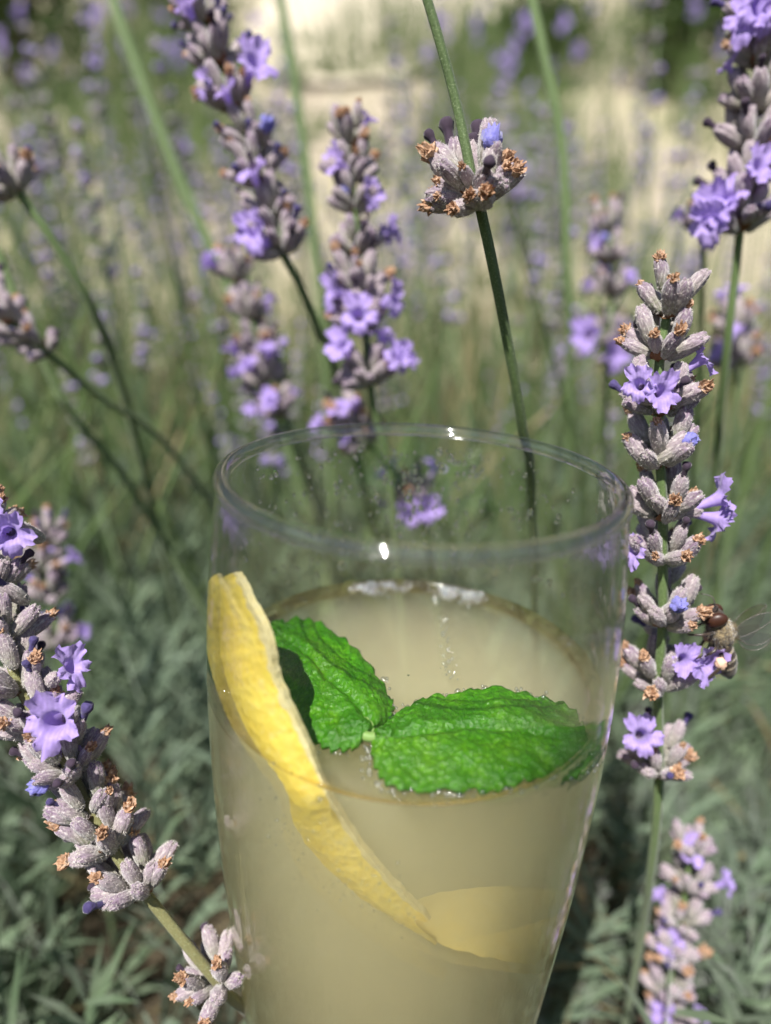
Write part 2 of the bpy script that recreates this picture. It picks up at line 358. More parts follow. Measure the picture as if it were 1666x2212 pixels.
def corolla_mesh(seed):
    """open two-lipped flower: tube along +Z flaring into two upper and three lower rounded wavy lobes"""
    r = random.Random(seed); vs, fs = [], []; n = 60; rows = 12; fold = r.uniform(-.5, .9)
    lob = [(90 - 30, 33, .00215, -.25), (90 + 30, 33, .00215, -.25), (203, 31, .0018, .35), (270, 33, .0022, .6), (337, 31, .0018, .35)]
    lob2 = [(c + r.uniform(-7, 7), hw * r.uniform(.85, 1.08), L * r.uniform(.78, 1.12), bk + r.uniform(-.3, .4)) for c, hw, L, bk in lob]
    for i in range(rows):
        t = i / (rows - 1)
        for j in range(n):
            w = 360 * j / n
            ext, back = 0.0, .15
            for (c, hw, L, bk) in lob2:
                dd = abs((w - c + 180) % 360 - 180) / hw
                if dd < 1.18:
                    e = max(0, 1 - (dd / 1.18) ** 2) ** .42
                    if e * L > ext: ext = e * L; back = bk
            if t < .42:                      # tube
                tt = t / .42; rad = .00050 + .00055 * tt ** 2.6; z = .0036 * tt
            else:
                tt = (t - .42) / .58
                rad = .00105 + max(ext, .00035) * (1 + .10 * math.sin(w * .31 + seed * 2) + .16 * noise.noise(Vector((w * .09, seed * 5.0, 1)))) * tt * (1 - .10 * tt)
                z = .0036 + .0006 * tt - (.0014 * back - .0009 * fold * (abs(math.sin(R(w))) if seed % 2 else abs(math.cos(R(w))))) * tt * tt + (.00030 * math.sin(w * .19 + seed) + .00022 * math.sin(w * .43 + seed * 2)) * tt * tt + .0004 * tt * noise.noise(Vector((rad * 1300 * math.cos(R(w)), rad * 1300 * math.sin(R(w)), seed * 3)))
            vs.append(Vector((rad * math.cos(R(w)), rad * math.sin(R(w)), z)))
    for i in range(rows - 1):
        for j in range(n): j2 = (j + 1) % n; fs.append((i * n + j, i * n + j2, (i + 1) * n + j2, (i + 1) * n + j))
    return mesh('corolla', vs, fs, 'petal')
COR = [corolla_mesh(s) for s in range(8)]
def bract_mesh(seed):
    vs, fs = [], []; n = 7
    for i in range(n):
        t = i / (n - 1); w = .0014 * math.sin(math.pi * min(1, t * .9 + .12)) * (1 - t * .25) * (1 if i < n - 1 else .03)
        for s, zz in ((-1, .0006), (0, 0), (1, .0006)):
            vs.append(Vector((w * s, .0036 * t, zz * (1 - t) + .0014 * t * t + .0002 * ((i * 7 + seed) % 3))))
    for i in range(n - 1):
        for k in range(2): a = i * 3 + k; fs.append((a, a + 1, a + 4, a + 3))
    return mesh('bract', vs, fs, 'bract', True)
BRA = [bract_mesh(s) for s in range(2)]

def orient(p, d, roll, s):
    q_ = d.to_track_quat('Z', 'Y'); return Matrix.Translation(p) @ (q_ @ Quaternion((0, 0, 1), roll)).to_matrix().to_4x4() @ Matrix.Scale(s, 4)
def camdir(x, y, z):    # right, up, towards the viewer
    return (rtv * x + upv * y - fwd * z).normalized()

def lavender(label, whorls, tail, top=None, rad=.00085, stem_mat='stem', seed=0, flowers=(), group=None, mix=(.42, .16, .10, .08), size=1.0, extra_top=None, fuzz=False, open_front=False):
    """whorls: (px,py,depth,count,scale) from the top down; tail: (px,py,depth) of the stem below; flowers: (px,py,depth,dir,scale,kind)"""
    r = random.Random(seed)
    wp = [P(*w[:3]) for w in whorls]; tp = [P(*t) if not isinstance(t, Vector) else t for t in tail]
    pre = [P(*t) if not isinstance(t, Vector) else t for t in (extra_top or [])]
    if isinstance(tail[-1], Vector):
        allp = wp + tp[:-1]; dn = (allp[-1] - allp[-2]).normalized(); dn = (dn + Vector((0, 0, -.45))).normalized()
        if dn.z > -.55: dn.z = -.55
        k_ = allp[-1].z / -dn.z; e1 = allp[-1] + dn * k_ * .5
        tp[-1] = e1; tp.append(Vector((e1.x + dn.x * k_ * .3, e1.y + dn.y * k_ * .3, 0)))
    ctrl = pre + wp + tp
    base = ctrl[-1]; root = empty('lavender_spike', base)
    T0 = Matrix.Translation(-base)
    sp = spline(ctrl, 8); nn = len(sp)
    rr = [rad * size * (.75 + .35 * i / nn) for i in range(nn)]
    vs, fs = tube([p - base for p in sp], rr, 16, .10, r.random())
    st = obj('stem', mesh('stem', vs, fs, stem_mat), root)
    calyces = []; kids = {}
    for wi, w in enumerate(whorls):
        i = (len(pre) + wi) * 8; p = sp[i]
        t = (sp[max(i - 3, 0)] - sp[min(i + 3, nn - 1)]).normalized(); a, b = frame(t)
        cnt, sc = int(w[3] * 1.3 + .5), w[4] * size; ph = r.uniform(0, 6.28); flat = w[5] if len(w) > 5 else 0
        topmost = wi == 0 and not pre
        for k in range(cnt):
            inner = (k % 3 == 2)
            az = ph + 2 * math.pi * k / cnt + r.uniform(-.25, .25)
            tilt = R(r.uniform(14, 34) if inner else r.uniform(36, 66)) * (.72 if topmost else 1) + R(flat) * (0 if inner else 1)
            rad_d = a * math.cos(az) + b * math.sin(az)
            if open_front and rad_d.dot(-fwd) > .35:
                if inner: continue
                tilt += R(14)
            d = (t * math.cos(tilt) + rad_d * math.sin(tilt)).normalized()
            bp = p + rad_d * (rad * size * .8 + (0.0012 if inner else .0004) * sc) + t * (r.uniform(0, .0016) + (.0022 if inner else 0)) * sc
            s = sc * r.uniform(.82, 1.14)
            cm = r.choice(CAL); c = obj('calyx', cm, root, T0 @ orient(bp, d, r.uniform(0, 6.28), s))
            calyces.append((c, bp + d * .005 * s))
            if fuzz: tag(obj('fuzz', FUZ[CAL.index(cm)], c), kind='stuff')
            u = r.random(); tip = Vector(cm['tip'])
            x = None
            if u < mix[0]: x = obj('withered_corolla', r.choice(WITH), c, Matrix.Translation(tip * .97) @ Matrix.Rotation(r.uniform(0, 6), 4, 'Z') @ Matrix.Scale(r.uniform(.7, 1.2), 4))
            elif u < mix[0] + mix[1]: x = obj('flower_bud', r.choice(BUD), c, Matrix.Translation(tip * .93) @ Matrix.Rotation(r.uniform(0, 6), 4, 'Z') @ Matrix.Scale(r.uniform(.8, 1.1), 4))
            elif u < mix[0] + mix[1] + mix[2]: x = obj('flower_bud', r.choice(DARK), c, Matrix.Translation(tip * .93) @ Matrix.Scale(r.uniform(.8, 1.1), 4))
            elif u < sum(mix): x = obj('corolla', r.choice(COR), c, Matrix.Translation(tip * .8) @ Matrix.Rotation(r.uniform(0, 6), 4, 'Z') @ Matrix.Scale(r.uniform(.75, 1.0), 4))
            if x: kids[c.name] = [x]
        for k in range(2):
            az = ph + math.pi * k + r.uniform(-.3, .3); rad_d = a * math.cos(az) + b * math.sin(az)
            y = (rad_d * .9 + t * .35).normalized(); z = (t - y * t.dot(y)).normalized(); x = y.cross(z)
            mw = Matrix(((x.x, y.x, z.x, 0), (x.y, y.y, z.y, 0), (x.z, y.z, z.z, 0), (0, 0, 0, 1)))
            obj('bract', r.choice(BRA), root, T0 @ Matrix.Translation(p + rad_d * rad * .6 - t * .0004) @ mw @ Matrix.Scale(sc * r.uniform(.8, 1.2), 4))
    for (x, y, dep, dr, s, kind) in flowers:
        pos = P(x, y, dep); d = camdir(*dr)
        up = camdir(0, 1, 0); zax = d; yax = (up - d * up.dot(d)).normalized(); xax = yax.cross(zax)
        mw = Matrix(((xax.x, yax.x, zax.x, 0), (xax.y, yax.y, zax.y, 0), (xax.z, yax.z, zax.z, 0), (0, 0, 0, 1)))
        base_p = pos - d * (.0036 if kind == 'o' else .0013) * s * size
        s = s * r.uniform(.92, 1.18)
        data = {'o': COR, 'b': BLUE, 'd': DARK, 'n': BUD}[kind]
        for c2, tp2 in calyces:
            if (tp2 - pos).length < .0034:
                for ch in kids.get(c2.name, []): bpy.data.objects.remove(ch)
                kids[c2.name] = []
        cs = size * r.uniform(.9, 1.05); c = obj('calyx', CAL[0], root, T0 @ orient(base_p + d * .0011 - d * .0054 * cs, d, r.uniform(0, 6), cs))
        if fuzz: tag(obj('fuzz', FUZ[0], c), kind='stuff')
        cw = T0 @ Matrix.Translation(base_p) @ mw @ Matrix.Rotation(r.uniform(-.25, .25), 4, 'Z') @ Matrix.Scale(s * size, 4)
        obj('corolla', data[r.randrange(len(data))], c, c.matrix_basis.inverted() @ cw)
    tag(root, label, 'lavender', group or 'lavender flower spikes')
    return root

# ---------------------------------------------------------------- the glass
GX, GY = .0046, .0872
PROF = [(2.70, -2.65), (2.775, -3.2), (2.87, -4.06), (2.925, -4.8), (2.955, -5.45), (2.967, -6.3), (2.962, -7.1), (2.935, -8.0), (2.89, -9.0), (2.83, -9.95), (2.75, -11.1), (2.65, -12.35), (2.45, -13.9), (2.05, -15.6), (1.45, -17.0), (.8, -17.9), (.40, -18.5)]
PR = [(r * .01, CZ + z * .01) for r, z in PROF]
def smooth_prof(pr, per=5):
    return [(v.x, v.z) for v in spline([Vector((r, 0, z)) for r, z in pr], per)]
OUT = smooth_prof(PR)
THK = .0011
INN = [(r - THK * (1 if z > CZ - .15 else 1.3), z) for r, z in OUT if z > CZ - .178]
zi = np.array([z for r, z in INN])[::-1]; ri = np.array([r for r, z in INN])[::-1]
def r_in(z): return float(np.interp(z, zi, ri))
glass = tag(empty('champagne_flute', (GX, GY, 0.0)), 'clear tulip-shaped stemmed glass of cloudy lemonade among the lavender', 'glass')
NG = 128
# one continuous wall: outside up to just under the lip, inside from the lip to the bottom
vs1, fs1 = lathe(OUT[1:] , NG); vs2, fs2 = lathe(INN[1:] + [(0.0004, CZ - .1745)], NG)
obj('bowl', mesh('bowl', vs1, [f[::-1] for f in fs1], 'wall'), glass)
obj('inner_wall', mesh('inner_wall', vs2, fs2, 'wall'), glass)
rimp = []
rc, rz = PR[0][0] - THK * .5, PR[0][1]
for k in range(20):
    w = 2 * math.pi * k / 20; rimp.append((rc + .00098 * math.cos(w) * 1.08, rz - .0004 + .00105 * math.sin(w)))
vs, fs = [], []
for k in range(NG):
    a = 2 * math.pi * k / NG
    for (r_, z_) in rimp: vs.append((r_ * math.cos(a), r_ * math.sin(a), z_))
for k in range(NG):
    for j in range(20): fs.append((k * 20 + j, ((k + 1) % NG) * 20 + j, ((k + 1) % NG) * 20 + (j + 1) % 20, k * 20 + (j + 1) % 20))
obj('rim', mesh('rim', vs, fs, 'rim'), glass)
vs, fs = lathe([(.0041, CZ - .1845), (.0036, CZ - .19), (.0034, CZ - .205), (.0036, .022), (.0050, .012), (.010, .0065), (.022, .0042), (.031, .0032), (.0315, .002), (.031, .0012), (.0002, .0012)], 64)
obj('stem', mesh('stem', vs, [f[::-1] for f in fs], 'wall'), glass)
# water droplets inside the far wall and the near left wall
dv, df = [], []; sv, sf = sphere_data(8, 5)
def blob(dv, df, p, s, sv=sv, sf=sf, ax=None):
    b = len(dv)
    for v in sv: dv.append((p[0] + v.x * s[0], p[1] + v.y * s[1], p[2] + v.z * s[2]))
    df += [tuple(b + i for i in f) for f in sf]
r = random.Random(3)
for i in range(650):
    a = R(90) + r.gauss(0, .6); z = CZ - .0265 - r.uniform(.003, .028) ; rr = r_in(z) - .00003
    s = abs(r.gauss(0, .00015)) + .00009
    if r.random() < .07: s *= 1.9
    blob(dv, df, (rr * math.cos(a), rr * math.sin(a), z), (s, s * .6, s * r.uniform(1, 1.5)))
dr_ = tag(obj('water_droplets', mesh('water_droplets', dv, df, 'drop'), glass), kind='stuff')

# ---------------------------------------------------------------- the drink
LZ = CZ - .0588
def liq(r_, R0): return LZ + .0023 * math.exp(-(R0 - r_) / .0017)
RL = r_in(LZ + .0023) - .00004
prof = []
prof += [(RL - .000, liq(RL, RL))]
sidez = np.linspace(LZ + .0014, CZ - .172, 40)
side = [(r_in(z) - .00004, z) for z in sidez] + [(.0003, CZ - .1742)]
toprr = [.0002, .006, .012, .017, .021, .0235, .025, .026, .0264, .02675, .02705, .0273, .0275, .0277, .02785, .0280, .0281, .0282, .0283, .02838, .02846, .02854]
toprr = [t * RL / .02865 for t in toprr]
top = [(t, liq(t, RL)) for t in toprr]
prof = top + [(RL, liq(RL, RL))] + side
vs, fs = lathe(prof, NG)
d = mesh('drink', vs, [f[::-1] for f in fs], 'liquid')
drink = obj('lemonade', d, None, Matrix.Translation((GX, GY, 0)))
ids = {i * NG + k for i in (len(top),) for k in range(NG)}
att = d.attributes.new('sharp_edge', 'BOOLEAN', 'EDGE')
att.data.foreach_set('value', [e.vertices[0] in ids and e.vertices[1] in ids for e in d.edges])
# close bottom and the pinhole on top
tag(drink, 'cloudy pale yellow lemonade filling the stemmed glass', 'drink')

# ---------------------------------------------------------------- mint
def on_plane(x, y, z):
    d_ = ray(x, y); t = (z - CZ) / d_.z; return CAM + d_ * t
def leaf_part(name, up_pts, lo_pts, z0, dome, lift, parent, seed, nu=96, nv=52, teeth=15, serr=.0007):
    U = spline([on_plane(x, y, z0) for x, y in up_pts], 10); Lo = spline([on_plane(x, y, z0) for x, y in lo_pts], 10)
    def at(c, t):
        s = t * (len(c) - 1); i = min(int(s), len(c) - 2); return c[i].lerp(c[i + 1], s - i)
    vs, fs = [], []
    for i in range(nu + 1):
        t = i / nu; pu, pl = at(U, t), at(Lo, t); mid = (pu + pl) / 2; wv = (pu - pl)
        saw = (t * teeth) % 1.0; ser = serr * (abs(saw - .35) * 1.4 - .35)
        for j in range(nv + 1):
            s = j / nv * 2 - 1
            p = mid + wv * .5 * s
            if wv.length > 1e-6: p = p + wv.normalized() * (s * abs(s) ** 5) * ser * -1.6
            h = dome * (1 - s * s) * math.sin(math.pi * min(1, .15 + t * .85)) - .0009 * math.exp(-(s / .09) ** 2)
            h += lift * t * t
            # quilted blisters between the veins
            q_ = Vector((p.x, p.y, seed)) * 1000
            c1 = noise.cell_vector(q_) if False else None
            dist, _ = noise.voronoi(q_ * 1.35); h += .00042 * (min(dist[1] - dist[0], .6) - .2)
            h += .0005 * noise.noise(q_ * .45) + .0008 * noise.noise(q_ * .14) + .0003 * noise.noise(q_ * 2.2)
            vein = abs(((t * 7 - abs(s) * 1.5) % 1) - .5); h -= .00010 * math.exp(-(vein / .06) ** 2)
            vs.append(Vector((p.x, p.y, z0 + h)))
    n1 = nv + 1; top_n = len(vs)
    for i in range(nu):
        for j in range(nv): a = i * n1 + j; fs.append((a, a + n1, a + n1 + 1, a + 1))
    vs += [v - Vector((0, 0, .00035)) for v in vs]
    fs += [tuple(top_n + k for k in f[::-1]) for f in fs[:]]
    rim_ = [i * n1 for i in range(nu + 1)] + [nu * n1 + j for j in range(1, nv + 1)] + [i * n1 + nv for i in range(nu - 1, -1, -1)] + [j for j in range(nv - 1, 0, -1)]
    for k in range(len(rim_)):
        a, b = rim_[k], rim_[(k + 1) % len(rim_)]; fs.append((a, a + top_n, b + top_n, b))
    o = obj(name, mesh(name, [v - parent.location for v in vs], fs, 'mint'), parent)
    # check facing
    vein_pts = []
    for k in range(16):
        t = .02 + k / 15 * .28; i = int(t * nu); v = vs[i * n1 + nv // 2]; vein_pts.append(v + Vector((0, 0, .00012)))
    tv, tf = tube(vein_pts, [.00026 * (1 - .8 * k / 15) for k in range(16)], 6)
    obj('midrib', mesh('midrib', [v - parent.location for v in tv], tf, 'mintvein'), o)
    return o, U, Lo
joint = on_plane(797, 1592, LZ + .0008)
mint = tag(empty('mint_sprig', joint), 'bright green mint sprig of crinkled leaves floating on the lemonade', 'mint')
zl = LZ + .0007
l1, U1, L1 = leaf_part('leaf', [(789, 1590), (838, 1560), (851, 1530), (846, 1506), (812, 1452), (769, 1406), (727, 1377), (690, 1352), (650, 1347), (603, 1350), (582, 1362)],
    [(789, 1594), (772, 1612), (752, 1620), (715, 1616), (685, 1606), (648, 1594), (632, 1560), (618, 1525), (597, 1468), (580, 1412), (578, 1372)], zl, .0018, .0016, mint, 1.0)
l2, U2, L2 = leaf_part('leaf', [(803, 1590), (826, 1566), (856, 1542), (912, 1514), (968, 1500), (1024, 1486), (1118, 1489), (1184, 1505), (1235, 1530), (1263, 1568), (1274, 1600)],
    [(803, 1596), (803, 1630), (816, 1668), (840, 1696), (893, 1708), (1005, 1706), (1066, 1708), (1118, 1694), (1165, 1684), (1230, 1648), (1274, 1604)], zl, .0016, .0002, mint, 5.0)
l3, U3, L3 = leaf_part('leaf', [(1214, 1686), (1240, 1658), (1268, 1632), (1300, 1604)], [(1214, 1688), (1240, 1678), (1275, 1654), (1303, 1612)], zl - .0004, .0004, 0, mint, 9.0, 24, 12, 6, .0005)
tv, tf = tube(spline([P(797, 1592, .094), on_plane(800, 1594, LZ - .003), on_plane(806, 1600, LZ - .012)], 5), [.0011] * 11, 10)
tv = [Vector(v) for v in tv]
st_pts = spline([on_plane(785, 1588, zl + .0006), on_plane(797, 1592, zl + .0005), on_plane(810, 1592, zl + .0005)], 5)
tv, tf = tube(st_pts, [.0007] * len(st_pts), 8); obj('stalk', mesh('stalk', [v - joint for v in tv], tf, 'mintvein'), mint)

# bubbles: along the leaf edges, on the far meniscus, on the peel
bv, bf = [], []; hv, hf = sphere_data(8, 6); r = random.Random(11)
def bub(p, s): blob(bv, bf, (p.x - GX, p.y - GY, p.z), (s, s, s), hv, hf)
for crv, nb in ((U1, 90), (L1, 50), (U2, 70), (L2, 120), (L3, 12)):
    for i in range(nb):
        p = crv[r.randrange(len(crv))].lerp(crv[r.randrange(len(crv))], 0)
        s = .00014 + abs(r.gauss(0, .00018)); bub(Vector((p.x + r.gauss(0, .0006), p.y + r.gauss(0, .0006), LZ + .0001 + r.uniform(0, .0003))), s)
for i in range(420):
    a = R(90) + r.choice([r.gauss(.25, .05), r.gauss(-.36, .10), r.gauss(-.46, .06), r.gauss(-.28, .05), r.gauss(.12, .1)])
    rr = RL - abs(r.gauss(0, .0011)) - .0004; s = .00016 + abs(r.gauss(0, .00026))
    bub(Vector((GX + rr * math.cos(a), GY + rr * math.sin(a), liq(rr, RL) + .0001)), s)
for i in range(60):
    a = R(r.uniform(-90, 250)); rr = RL - .0006 - abs(r.gauss(0, .0005)); bub(Vector((GX + rr * math.cos(a), GY + rr * math.sin(a), liq(rr, RL) + .0001)), .0001 + abs(r.gauss(0, .0001)))
for (x, y, s) in ((941, 1296, .0011), (488, 1497, .00115), (513, 1493, .0006), (548, 1505, .00035), (563, 1533, .00035), (584, 1560, .0003), (691, 1727, .0004), (935, 1718, .0004), (972, 1716, .0005), (1042, 1712, .0004), (1092, 1704, .00045), (1155, 1695, .0003)):  # the first is an extra bubble, added to give the sun glint
    bub(on_plane(x, y, LZ + .0004), s)
for i in range(40):  # row of bubbles added to give the sparkle streak of sunlight
    bub(on_plane(955 + r.gauss(0, 9) + i * .6, 1335 + i * 3.4, LZ + .00005), .00012 + abs(r.gauss(0, .00014)))
for i in range(170):
    x = r.uniform(560, 900); y = 1740 + (x - 560) * .75 + r.gauss(0, 45)
    for k in range(1):
        d_ = ray(x, y); t_ = .05
        while t_ < .13 and math.hypot((CAM + d_ * t_).x - GX, (CAM + d_ * t_).y - GY) > r_in((CAM + d_ * t_).z) - .0005: t_ += .0004
        p_ = CAM + d_ * (t_ + .0004)
        if p_.z < LZ - .002 and t_ < .129: bub(p_, .00005 + abs(r.gauss(0, .00007)))
tag(obj('bubbles', mesh('bubbles', bv, bf, 'bubble'), drink), kind='stuff')

# ---------------------------------------------------------------- lemon peel
def wall_hit(x, y, back):
    d_ = ray(x, y); t = .03
    while t < .2:
        p = CAM + d_ * t
        if (Vector((p.x - GX, p.y - GY))).length < r_in(p.z) - .0006: break
        t += .0002
    else:
        best = None   # ray misses: nearest approach, pulled onto the wall
        for k in range(400):
            p = CAM + d_ * (.04 + k * .0004); e = Vector((p.x - GX, p.y - GY)).length - r_in(p.z)
            if best is None or e < best[0]: best = (e, p)
        p = best[1]; v = Vector((p.x - GX, p.y - GY)); v = v.normalized() * (r_in(p.z) - .0007); return Vector((GX + v.x, GY + v.y, p.z))
    p = p + d_ * back; v = Vector((p.x - GX, p.y - GY)); lim = r_in(p.z) - .0007
    if v.length > lim: v = v.normalized() * lim; p = Vector((GX + v.x, GY + v.y, p.z))
    return p
rows = [((455, 1262), (506, 1236), .004), ((449, 1290), (522, 1262), .004), ((450, 1330), (538, 1300), .004), ((462, 1385), (566, 1350), .004), ((482, 1440), (582, 1405), .0045), ((497, 1490), (594, 1462), .005),
        ((520, 1550), (624, 1525), .005), ((556, 1615), (656, 1592), .005), ((596, 1670), (685, 1662), .0045), ((622, 1715), (712, 1724), .0035), ((632, 1770), (742, 1774), .0075), ((668, 1832), (786, 1836), .0105), ((730, 1898), (832, 1894), .0130), ((806, 1958), (880, 1940), .0150), ((880, 2004), (918, 1978), .017), ((938, 2030), (948, 2020), .019)]
rows2 = [((900, 1998), (880, 1952), .007), ((955, 2040), (945, 1930), .004), ((1020, 2060), (1020, 1918), .0028), ((1085, 2074), (1095, 1915), .0022), ((1150, 2082), (1165, 1918), .002), ((1200, 2080), (1215, 1925), .0018)]
Lp = spline([wall_hit(*a, .0012 + max(0, k - .005) * .9) for a, b, k in rows], 8); Rp = spline([wall_hit(*b, .0012 + k * .55) for a, b, k in rows], 8)
pc = Lp[len(Lp) // 3]
peel = tag(empty('lemon_peel', pc), 'long yellow strip of lemon peel standing against the inside of the glass', 'lemon peel')
nw = 12; fr, bk = [], []
for i in range(len(Lp)):
    a, b = Lp[i], Rp[i]; w = b - a
    t = (Lp[min(i + 1, len(Lp) - 1)] - Lp[max(i - 1, 0)]).normalized(); nrm = t.cross(w)
    nrm = nrm.normalized() if nrm.length > 1e-12 else -fwd
    if nrm.dot(fwd) > 0: nrm = -nrm
    for j in range(nw + 1):
        s = j / nw; jag = .00025 * noise.noise(Vector((i * .35, j * .2, 1))) * (1 if j in (0, nw) else .5)
        p = a.lerp(b, s * .93) + nrm * (.0009 * math.sin(math.pi * s) + .0002 * noise.noise(Vector((i * .4, j * .6, 2)))) + w.normalized() * jag
        fr.append(p); bk.append(p - nrm * (.00012 + .0008 * math.sin(math.pi * s)))
def strip(front, back, m, name, parent, off=0.0):
    n1 = nw + 1; k = len(front); fs = []
    rowsn = k // n1
    for i in range(rowsn - 1):
        for j in range(nw):
            a = i * n1 + j; fs.append((a, a + n1, a + n1 + 1, a + 1)); fs.append((k + a + 1, k + a + n1 + 1, k + a + n1, k + a))
    ed = [i * n1 for i in range(rowsn)] + [(rowsn - 1) * n1 + j for j in range(1, n1)] + [i * n1 + nw for i in range(rowsn - 2, -1, -1)] + [j for j in range(nw - 1, 0, -1)]
    for q_ in range(len(ed)):
        a, b = ed[q_], ed[(q_ + 1) % len(ed)]; fs.append((a, b, b + k, a + k))
    dm = mesh(name, [v - parent.location for v in front + back], fs, m); dm.set_sharp_from_angle(angle=R(50))
    return obj(name, dm, parent)
strip(fr, bk, 'rind', 'rind', peel)
pf2, pb2 = [], []
for i in range(len(Lp)):
    a, b = Lp[i], Rp[i]
    for j in range(nw + 1):
        k = i * (nw + 1) + j; nr = (fr[k] - bk[k]).normalized(); s_ = j / nw
        p = fr[k] + (b - a) * (.075 * s_ ** 8) - nr * (.00045 * math.sin(math.pi * s_) + .00006); pf2.append(p); pb2.append(p - nr * (.0006 + .0012 * math.sin(math.pi * (.1 + .8 * s_))))
strip(pf2, pb2, 'pith', 'pith', peel)

# added pale strip of peel, standing in for the band of focused sunlight
c2 = [[], []]
La = spline([wall_hit(*a, k) for a, b, k in rows2], 8); Lb = spline([wall_hit(*b, k + .016) for a, b, k in rows2], 8)
for i in range(len(La)):
    for j in range(nw + 1):
        p = La[i].lerp(Lb[i], j / nw); inw = Vector((GX - p.x, GY - p.y, 0)).normalized()
        p = p + inw * (.0005 * math.sin(math.pi * j / nw) + .0003 * noise.noise(Vector((i * .3, j * .5, 4))))
        c2[0].append(p); c2[1].append(p + (inw * .0003 - Vector((0, 0, .0013))) * (.04 + math.sin(math.pi * j / nw)))
strip(c2[0], c2[1], 'light_band', 'light_band_strip', peel)
# ---------------------------------------------------------------- lavender close to the glass
lavender('sharp lavender spike right of the glass with a bee on it',
    [(1440, 690, .098, 6, .98), (1425, 782, .099, 9, 1.0), (1424, 900, .100, 10, 1.0), (1428, 1012, .101, 10, 1.0), (1432, 1125, .103, 10, 1.02), (1432, 1222, .105, 11, 1.0), (1432, 1352, .108, 12, 1.0), (1422, 1490, .112, 12, 1.0), (1424, 1672, .119, 12, 1.05)],
    [(1418, 1780, .124), (1404, 1900, .133), (1385, 2030, .15), Vector((.085, .21, .0))], seed=3, fuzz=True, mix=(.38, .07, .09, .0),
    flowers=[(1378, 830, .0935, (-.5, .02, .8), 1.02, 'o'), (1432, 846, .0925, (.05, -.05, 1), 1.08, 'o'), (1512, 778, .098, (.75, .6, .25), .85, 'o'), (1490, 950, .096, (.6, .5, .5), .9, 'b'), (1560, 1075, .104, (.9, .35, .2), 1.25, 'o'), (1548, 1120, .105, (.95, -.2, .2), 1.1, 'o'),
             (1372, 1190, .103, (-.8, .3, .4), .9, 'o'), (1470, 1305, .1005, (.2, .4, .8), 1.0, 'b'), (1330, 1170, .108, (-.9, .2, .1), 1.0, 'o'), (1478, 1425, .106, (-.05, .15, 1), .95, 'o'), (1522, 1435, .106, (.35, -.1, .9), 1.1, 'o'), (1386, 1590, .112, (-.2, .25, .95), 1.1, 'o'), (1480, 1560, .117, (.45, .8, .1), 1.0, 'n'), (1385, 1345, .115, (-.7, .5, -.2), 1.0, 'n'), (1480, 1210, .110, (.6, .6, -.3), 1.1, 'd')])
lavender('leaning lavender spike at the left edge, its stem passing behind the glass',
    [(-38, 1170, .100, 9, 1.0), (-12, 1290, .099, 9, 1.0), (14, 1400, .098, 9, 1.0), (50, 1500, .098, 10, 1.05), (105, 1580, .098, 10, 1.0), (160, 1680, .099, 13, 1.05), (205, 1765, .0995, 9, 1.0), (246, 1838, .100, 13, 1.05), (316, 1932, .101, 14, 1.08), (476, 2128, .106, 11, 1.0)],
    [(530, 2180, .116), (590, 2240, .14), Vector((.0, .19, .0))], seed=12, stem_mat='stem_olive', fuzz=True, mix=(.32, .05, .18, .0), extra_top=[(-60, 1060, .101)],
    flowers=[(18, 1155, .092, (.4, -.1, .9), 1.25, 'o'), (-10, 1130, .094, (-.3, .3, .9), 1.2, 'o'), (158, 1438, .0955, (.75, .5, .4), 1.15, 'o'), (120, 1560, .0915, (.1, .1, 1), 1.35, 'o'), (82, 1698, .095, (-.6, .1, .8), .9, 'b'), (152, 1625, .099, (.3, -.4, .5), .9, 'o'), (182, 1545, .098, (.4, .85, .2), 1.2, 'n'), (-2, 1255, .096, (-.3, .5, .5), 1.1, 'n')])
lavender('single broad flower whorl on a straight dark stem at top centre',
    [(1030, 432, .0972, 12, .98, 8), (1036, 442, .098, 19, 1.1, 16)], [(1078, 640, .104), (1130, 930, .117), (1150, 1120, .135), Vector((.055, .24, .0))], seed=5, rad=.00082, stem_mat='stem_dark', fuzz=True, open_front=True, mix=(.62, .0, .06, .0), extra_top=[(905, -60, .092), (950, 90, .094), (990, 240, .096)],
    flowers=[(1064, 292, .0935, (.05, 1, .1), 1.25, 'b'), (1030, 296, .0985, (.1, 1, 0), 1.5, 'd'), (1024, 322, .0985, (-.1, 1, 0), 1.5, 'd'), (970, 296, .0985, (-.2, 1, 0), 1.4, 'd'), (936, 306, .098, (-.6, 1, 0), 1.2, 'd')])
lavender('long leaning lavender spike entering from the top edge, left of centre',
    [(422, -40, .140, 9, 1.1), (445, 55, .140, 10, 1.1), (478, 150, .141, 11, 1.1), (505, 240, .142, 11, 1.1), (545, 330, .143, 11, 1.1), (565, 400, .144, 10, 1.1), (592, 480, .145, 10, 1.05), (612, 548, .146, 14, 1.1, 10)],
    [(650, 620, .150), (690, 720, .158), (740, 860, .172), Vector((-.01, .27, 0))], seed=21, mix=(.25, .2, .18, .05), extra_top=[(400, -110, .139)],
    flowers=[(548, 140, .136, (.5, .3, .8), 1.5, 'o'), (440, 180, .139, (-.7, .2, .6), 1.2, 'o'), (578, 265, .138, (.3, .4, .8), 1.2, 'b'), (548, 498, .140, (-.4, .1, .9), 1.5, 'o'), (552, 525, .141, (-.3, -.3, .9), 1.2, 'o'), (520, 370, .142, (-.6, .3, .5), 1.2, 'n')])
